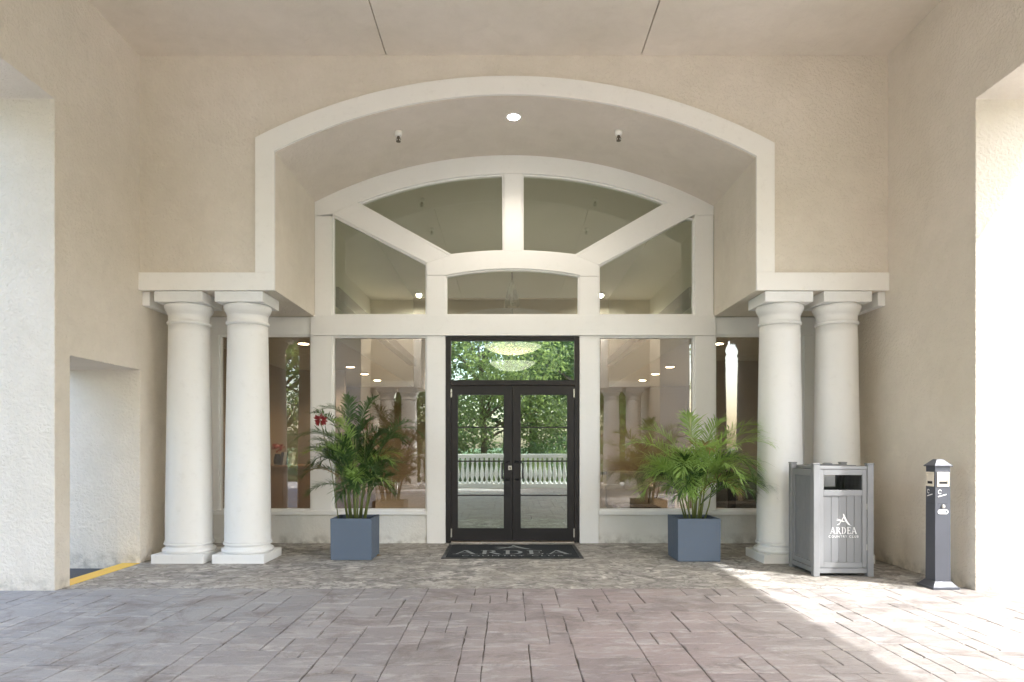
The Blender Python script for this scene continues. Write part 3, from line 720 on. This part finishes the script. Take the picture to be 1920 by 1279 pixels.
# ------------------------------------------------------------------ lettering
def letters(mb, fn, x0, h, gap=.10):
    """classical capitals A R D E A, unit height scaled to h, starting at x0; returns the width"""
    def q(*pts): mb.add([fn(x0+cur+px*h, py*h) for px, py in pts], [tuple(range(len(pts)))])
    def bowl(cx, cy_, rx, ry, tk, a0=-90, a1=90, n=10):
        for i in range(n):
            a, b = R(a0+(a1-a0)*i/n), R(a0+(a1-a0)*(i+1)/n)
            wa = tk*(.35+.65*abs(math.cos(a))); wb = tk*(.35+.65*abs(math.cos(b)))
            q((cx+rx*math.cos(a), cy_+ry*math.sin(a)), (cx+rx*math.cos(b), cy_+ry*math.sin(b)), (cx+(rx-wb)*math.cos(b), cy_+(ry-wb*.55)*math.sin(b)), (cx+(rx-wa)*math.cos(a), cy_+(ry-wa*.55)*math.sin(a)))
    cur = 0.; start = x0
    for ch_ in 'ARDEA':
        if ch_ == 'A':
            q((.06, 0), (.13, 0), (.46, 1), (.40, 1)); q((.36, 1), (.52, 1), (.92, 0), (.74, 0)); q((.22, .28), (.70, .28), (.67, .35), (.25, .35))
            q((-.04, 0), (.24, 0), (.24, .05), (-.04, .05)); q((.66, 0), (1.0, 0), (1.0, .05), (.66, .05)); w_ = .98
        elif ch_ == 'R':
            q((.10, 0), (.26, 0), (.26, 1), (.10, 1)); q((.0, 0), (.36, 0), (.36, .05), (.0, .05)); q((0, .95), (.3, .95), (.3, 1), (0, 1))
            bowl(.32, .74, .32, .26, .15); q((.26, .94), (.33, .94), (.33, 1), (.26, 1)); q((.26, .48), (.33, .48), (.33, .54), (.26, .54))
            q((.34, .5), (.50, .52), (.90, -.05), (.68, -.05)); w_ = .86
        elif ch_ == 'D':
            q((.10, 0), (.26, 0), (.26, 1), (.10, 1)); q((0, 0), (.3, 0), (.3, .06), (0, .06)); q((0, .94), (.3, .94), (.3, 1), (0, 1)); bowl(.3, .5, .5, .5, .17); w_ = .88
        else:
            q((.10, 0), (.26, 0), (.26, 1), (.10, 1))
            for zz in (0, .94): q((0, zz), (.62, zz), (.62, zz+.06), (0, zz+.06))
            q((.26, .48), (.52, .48), (.52, .54), (.26, .54)); q((.57, .0), (.65, .0), (.67, .22), (.62, .22)); q((.57, 1), (.63, 1), (.63, .8), (.59, .8)); q((.49, .40), (.54, .40), (.54, .62), (.49, .62)); w_ = .72
        cur += (w_+gap)*h
    return cur-gap*h
def emblem(mb, fn, s):
    """bird rising as a letter A: thin curved neck, broad trailing wing, spread feathers"""
    def q(*p): mb.add([fn(a*s, b*s) for a, b in p], [tuple(range(len(p)))])
    q((-.02, 1), (.06, .98), (.14, .80), (.02, .78)); q((.02, .78), (.14, .80), (.38, .34), (.18, .36)); q((.18, .36), (.38, .34), (.62, .02), (.40, .10)); q((.40, .10), (.62, .02), (.74, .0))
    q((.02, .78), (.06, .68), (-.20, .30), (-.30, .24)); q((-.30, .24), (-.20, .30), (-.36, .08), (-.55, .06))
    q((-.62, .50), (-.1, .46), (.18, .36), (.0, .33), (-.34, .40)); q((-.56, .60), (-.2, .52), (-.02, .46), (-.3, .45))

# ------------------------------------------------------------------ door mat
mx0, mx1, my0, my1 = -.80, .90, 8.03, 9.13
dm = thing('door_mat', 'black rubber entrance mat with grey club lettering before the doors', 'mat', ((mx0+mx1)/2, (my0+my1)/2, 0))
wm, hm = (mx1-mx0)/2, (my1-my0)/2
MB().prism([(-wm, -hm), (wm, -hm), (wm, hm), (-wm, hm)], 'z', .001, .009).build('mat_border', M['black'], dm, .003)
MB().prism([(-wm+.05, -hm+.05), (wm-.05, -hm+.05), (wm-.05, hm-.05), (-wm+.05, hm-.05)], 'z', .0095, .013).build('pile', M['mat'], dm)
pm = MB(); fm = lambda u, v: (u, v, .0165)
probe = MB(); wd = letters(probe, fm, 0, .30)
letters(pm, fm, -wd/2, .30); pm.v = [(x*1.0, y+(-.31), z) for x, y, z in pm.v]
e_ = MB(); emblem(e_, fm, .36); pm.add([(x*1.15, y+.07, z) for x, y, z in e_.v], e_.f)
text_to(pm, 'COUNTRY CLUB', .12, lambda u, v: (u*1.15, v-.46, .0165), 1.25)
pm.build('lettering', M['matprint'], dm, fix=False)

# ------------------------------------------------------------------ litter bin
W = .62; bx, by = 3.4425, 6.92+.31
bn = thing('litter_bin', 'grey plank litter bin with white club lettering in front of the right columns', 'litter bin', (bx, by, 0))
for a in (-1, 1):
    for b in (-1, 1):
        cxx, cyy = a*(W/2-.033), b*(W/2-.033)
        box('post', M['bin2'], bn, cxx-.033, cxx+.033, cyy-.033, cyy+.033, .0, 1.150, .006)
        box('post_cap', M['bin2'], bn, cxx-.036, cxx+.036, cyy-.036, cyy+.036, 1.151, 1.165, .004)
hi = W/2-.066
box('lid', M['bin2'], bn, -hi-.005, hi+.005, -W/2+.012, W/2-.012, 1.10, 1.135, .006)
box('lid_inset', M['bin'], bn, -hi+.06, hi-.06, -.2, .2, 1.1355, 1.142, .002)
MB().lathe([(.05, 1.142), (.05, 1.155), (.035, 1.162)], 20, (0, .05, 0)).build('lid_knob', M['bin2'], bn)
box('bottom_panel', M['bin'], bn, -hi, hi, -hi, hi, .05, .07)
box('liner', M['black'], bn, -hi+.05, hi-.05, -hi+.06, hi-.06, .075, .78)
def face(rot, opening, nm):
    """one side: frame with rails and stiles round vertical boards, in the plane y=-W/2+.02"""
    mt = Matrix.Rotation(rot, 4, 'Z')
    def b(name, m_, x0, x1, ya, yb, z0, z1, bev=.003):
        o = box(name, m_, bn, x0, x1, ya, yb, z0, z1, bev); o.data.transform(mt); return o
    ya, yb = -W/2+.016, -W/2+.040
    b('bottom_rail', M['bin2'], -hi, hi, ya-.004, yb, .035, .085); 
    zt = 1.098; zo = .845 if opening else 1.03
    b('stile', M['bin2'], -hi, -hi+.045, ya, yb, .09, zt); b('stile', M['bin2'], hi-.045, hi, ya, yb, .09, zt)
    b('rail', M['bin2'], -hi+.0455, hi-.0455, ya, yb, .09, .145)
    b('rail', M['bin2'], -hi+.0455, hi-.0455, ya, yb, zo-.015 if opening else zo, zo+.045 if opening else zt)
    if opening: b('rail', M['bin2'], -hi+.0455, hi-.0455, ya, yb, 1.043, zt)
    n_ = 5; x0 = -hi+.047; ww = (2*hi-.094)/n_
    if opening:
        for zz in (.30, .72):
            b('hinge', M['steel'], hi-.006, hi+.006, ya-.006, ya-.0005, zz-.03, zz+.03, .001)
    for i in range(n_): b('board', M['bin'], x0+i*ww+.0015, x0+(i+1)*ww-.0015, ya+.009, yb-.003, .1465, (zo-.0165 if opening else zo-.0015), .002)
face(0, True, 'front'); face(PI, True, 'back'); face(PI/2, False, 'right'); face(-PI/2, False, 'left')
# lettering on the front boards
yl = -W/2+.0225; lt = MB(); sx = 6.93/F
fz = lambda u, v: (u, yl, v)
wd = letters(MB(), fz, 0, .070); kx = (50.5*sx)/wd
cxl = X(1582.8, 6.93)-bx
tmp = MB(); letters(tmp, fz, 0, .070); z_ = Z(1001.5, 6.93)
lt.add([(cxl-wd*kx/2+x*kx, y, z+z_) for x, y, z in tmp.v], tmp.f)
tmp = MB(); emblem(tmp, fz, .125); lt.add([(x+cxl-.003, y, z+Z(986.5, 6.93)) for x, y, z in tmp.v], tmp.f)
text_to(lt, 'COUNTRY CLUB', .034, lambda u, v: (cxl+u, yl, v+Z(1008.5, 6.93)), 1.28)
lt.build('lettering', M['white'], bn, fix=False)

# ------------------------------------------------------------------ ash bollard
ab = thing('ash_bollard', 'slate grey cigarette bollard with pyramid cap by the right pier', 'ash bollard', (4.087, 6.417, 0))
MB().prism([(-.125, -.125), (.125, -.125), (.125, .125), (-.125, .125)], 'z', 0, .022).build('foot_plate', M['ash'], ab, .003)
def frus(name, m_, a, b, z0, z1, par, bev=.002):
    v = [(-a, -a, z0), (a, -a, z0), (a, a, z0), (-a, a, z0), (-b, -b, z1), (b, -b, z1), (b, b, z1), (-b, b, z1)]
    return MB().add(v, [(3, 2, 1, 0), (4, 5, 6, 7), (0, 1, 5, 4), (1, 2, 6, 5), (2, 3, 7, 6), (3, 0, 4, 7)]).build(name, m_, par, bev)
frus('flared_foot', M['ash'], .118, .078, .0225, .07, ab)
frus('post', M['ash'], .074, .071, .0705, 1.148, ab)
frus('cap_eave', M['ash'], .084, .087, 1.149, 1.158, ab); frus('cap', M['ash'], .086, .03, 1.1585, 1.218, ab)
def bolt(rot):
    mt = Matrix.Rotation(rot, 4, 'Z')
    def put(o): o.data.transform(mt); return o
    yv = -.0735
    put(box('door_line', M['black'], ab, -.045, .045, yv, -.0715, .80, .802))
    put(MB().ring([(-.058, .96), (.058, .96), (.058, 1.098), (-.058, 1.098)], [(-.04, .985), (.04, .985), (.04, 1.078), (-.04, 1.078)], -.080, -.0725).build('ash_window', M['label'], ab, .004))
    put(box('snuff_plate', M['label'], ab, -.039, .039, -.0765, -.0728, 1.01, 1.077)); put(box('ash_slot', M['black'], ab, -.032, .032, -.0785, -.0768, .99, 1.008))
    m_ = MB(); ys = -.0735; q = lambda *p: m_.add([(a, ys, b) for a, b in p], [tuple(range(len(p)))])
    q((-.045, .862), (.035, .884), (.033, .893), (-.047, .871))
    for i in range(10):
        a, b = R(20+300*i/10), R(20+300*(i+1)/10); rr, r2 = .018, .012
        q((-.028+rr*math.cos(a), .912+rr*math.sin(a)*1.2), (-.028+rr*math.cos(b), .912+rr*math.sin(b)*1.2), (-.028+r2*math.cos(b), .912+r2*math.sin(b)*1.2), (-.028+r2*math.cos(a), .912+r2*math.sin(a)*1.2))
    put(m_.build('cigarette_symbol', M['white'], ab, fix=False))
bolt(0); bolt(-PI/2)
MB().lathe([(.016, -.071), (.016, -.086), (.010, -.090)], 18, (0, 0, .775), True, 'y').build('lock', M['steel'], ab)
pl = [(.045*(1 if math.cos(a) > 0 else -1)*.62+.022*math.cos(a), .725+.022*math.sin(a)) for a in [2*PI*i/24+.01 for i in range(24)]]
MB().prism(pl, 'y', -.077, -.0722).build('name_plate', M['white'], ab)
MB().lathe([(.010, -.0775), (.010, -.079)], 14, (.030, 0, .725), True, 'y').build('plate_button', M['ash'], ab)

# ------------------------------------------------------------------ trees
def leaves(rn, centers, n, size, mat, name, parent):
    cs_ = np.array([c for c, r in centers]); rs = np.array([r for c, r in centers])
    pk = rn.choice(len(centers), n, p=(rs**2/np.sum(rs**2)))
    d = rn.normal(size=(n, 3)); d /= np.linalg.norm(d, axis=1)[:, None]
    p = cs_[pk]+d*(rs[pk]*(rn.uniform(.35, 1.08, n)**.6))[:, None]*np.array([1, 1, .8])
    u = rn.normal(size=(n, 3)); u /= np.linalg.norm(u, axis=1)[:, None]
    v = np.cross(u, d+rn.normal(size=(n, 3))*.6); v /= np.linalg.norm(v, axis=1)[:, None]
    s = (size*rn.uniform(.6, 1.3, n))[:, None]
    V = np.stack([p-u*s, p+v*s*.45, p+u*s, p-v*s*.45], 1).reshape(-1, 3)
    me = bpy.data.meshes.new(name); me.vertices.add(4*n); me.vertices.foreach_set('co', V.ravel())
    me.loops.add(4*n); me.loops.foreach_set('vertex_index', np.arange(4*n, dtype=np.int32))
    me.polygons.add(n); me.polygons.foreach_set('loop_start', np.arange(0, 4*n, 4, dtype=np.int32)); me.update(calc_edges=True)
    me.materials.append(mat); o = bpy.data.objects.new(name, me); COL.objects.link(o); o.parent = parent; return o
def tree(x, y, h, r, mat, seed, lab, low=.3, n=5200, size=.16, kind='broadleaf_tree', group='trees beyond the far arch'):
    rn = np.random.default_rng(seed); t = thing(kind, lab, 'tree', (x, y, -.1), 0, group)
    tr = MB(); tip = (rn.uniform(-.5, .5), rn.uniform(-.5, .5), h*.72); r0 = .035*h*.7
    tr.tube([(0, 0, -.05), (tip[0]*.2, tip[1]*.1, h*.2), (tip[0]*.6, tip[1]*.7, h*.45), tip], [r0, r0*.75, r0*.55, r0*.2], 10)
    cen = []
    for i in range(int(9+h)):
        a = rn.uniform(0, 2*PI); q = rn.uniform(low, 1); rr = r*(.25+.75*math.sin(PI*min(.98, .18+.72*(q-low)/(1-low+1e-6))))*rn.uniform(.45, .95)
        c = np.array([math.cos(a)*rr, math.sin(a)*rr, h*q*.92]); cen.append((c, r*rn.uniform(.26, .46)))
        b0 = (tip[0]*.5*q, tip[1]*.5*q, h*max(.15, q*.62)); md = [(b0[k_]+c[k_])/2+(.0 if k_ < 2 else .2) for k_ in range(3)]
        tr.tube([b0, md, tuple(c)], [r0*.35, r0*.2, r0*.06], 6)
    tr.build('trunk', M['bark'], t); leaves(rn, cen, n, size, mat, 'crown', t); return t
spots = [(-1.0, -10.5, 8, 3.2, 'leafA', 'bright green tree just beyond the far arch, left of centre'), (3.6, -12, 9, 3.6, 'leafB', 'mid green tree beyond the far arch, right of centre'),
         (-5.6, -12.5, 9, 3.8, 'leafB', 'mid green tree beyond the far arch, toward the left'), (1.3, -16, 12, 4.2, 'leafC', 'tall dark tree centred behind the far arch'),
         (-3.6, -18, 13, 4.6, 'leafC', 'tall dark tree left of centre behind the far arch'), (6.5, -18, 12, 4.5, 'leafA', 'tall bright tree right behind the far arch'),
         (-9.5, -17, 12, 4.6, 'leafA', 'tall bright tree at the left behind the far arch'), (19.5, -23, 12, 4.2, 'leafC', 'dark tree at the far right behind the far arch'),
         (-14, -23, 14, 5.2, 'leafB', 'big tree at the far left behind the far arch'), (0, -25, 16, 5.5, 'leafB', 'biggest tree in the back row behind the far arch'),
         (7.5, -27, 15, 5.5, 'leafC', 'dark tree in the back row, right side'), (-7.5, -27, 15, 5.5, 'leafA', 'bright tree in the back row, left side')]
for i, (x, y, h, r, m_, lab) in enumerate(spots): tree(x, y, h, r, M[m_], 30+i, lab, low=.06 if i % 3 else .2, n=13000 if y > -15 else 9000, size=.085 if y > -15 else .13)
t_ = tree(14.5, -2.5, 15.5, 5.5, M['leafA'], 91, 'tall feathery tree beside the drive whose crown filters the sun on the right side', low=.5, n=10, size=.05, kind='feathery_tree', group='trees beside the drive')  # unseen tree, added to weaken the sun on the right side
rn = np.random.default_rng(92); cen = []
for i in range(150):
    a = 2.399963*i; q = math.sqrt((i+.5)/150)*6.3
    cen.append((np.array([math.cos(a)*q-1.9, math.sin(a)*q+2.3, 13.2+rn.uniform(-.7, .7)-.04*q*q]), .95))
leaves(rn, cen, 118000, .036, M['leafA'], 'crown', t_)  # thin leaf layer spread out to dim the sun patch
for c_ in list(t_.children):
    if c_.type == 'MESH' and len(c_.data.polygons) == 10: bpy.data.objects.remove(c_)
sides = [(-19, -3, 8, 3.6, 'leafB', 'tree left of the drive, near the far arch'), (-22, 5, 9, 4, 'leafA', 'tree left of the drive, abreast of the entrance'), (-26, -12, 11, 5, 'leafC', 'dark tree far out to the left'),
         (26, 2, 8, 4, 'leafA', 'bright tree far out to the right of the drive'), (30, -9, 9, 4.5, 'leafB', 'tree far out to the right behind the drive'), (24, 9, 8, 4, 'leafC', 'dark tree right of the drive by the clubhouse')]
for i, (x, y, h, r, m_, lab) in enumerate(sides): tree(x, y, h, r, M[m_], 70+i, lab, n=4200, size=.24, group='trees beside the drive')
hd = thing('hedge', 'long clipped hedge behind the shrubs beyond the balustrade', 'hedge', (0, -9.2, -.1))
rn = np.random.default_rng(400); cen = [(np.array([-13+i*.42, rn.uniform(-.35, .35), rn.uniform(.5, 1.7)]), .55) for i in range(62)]
b0 = MB()
for i in range(0, 62, 3): b0.tube([(cen[i][0][0], 0, 0), tuple(cen[i][0])], [.03, .01], 5)
b0.build('stems', M['bark'], hd); leaves(rn, cen, 16000, .06, M['leafC'], 'foliage', hd)
for i, (x, y, s_) in enumerate(((-4.4, -6.9, .9), (-2.9, -7.3, .75), (-.9, -7.2, .8), (.9, -7.5, .7), (2.6, -7.1, .85), (4.4, -7.3, .9))):
    s_ *= 1.5
    t = thing('garden_shrub', 'rounded garden shrub beyond the balustrade, ' + ['leftmost of six', 'second from left', 'third from left', 'third from right', 'second from right', 'rightmost of six'][i], 'shrub', (x, y, -.1), 0, 'shrubs beyond the balustrade')
    rn = np.random.default_rng(200+i); cen = [(np.array([rn.uniform(-.6, .6)*s_, rn.uniform(-.5, .5)*s_, rn.uniform(.25, .8)*s_]), .42*s_) for _ in range(8)]
    b0 = MB()
    for c, r_ in cen: b0.tube([(0, 0, 0), tuple(c)], [.02, .008], 5)
    b0.build('stems', M['bark'], t); leaves(rn, cen, 3000, .05, M['leafA' if i % 2 else 'leafB'], 'foliage', t)
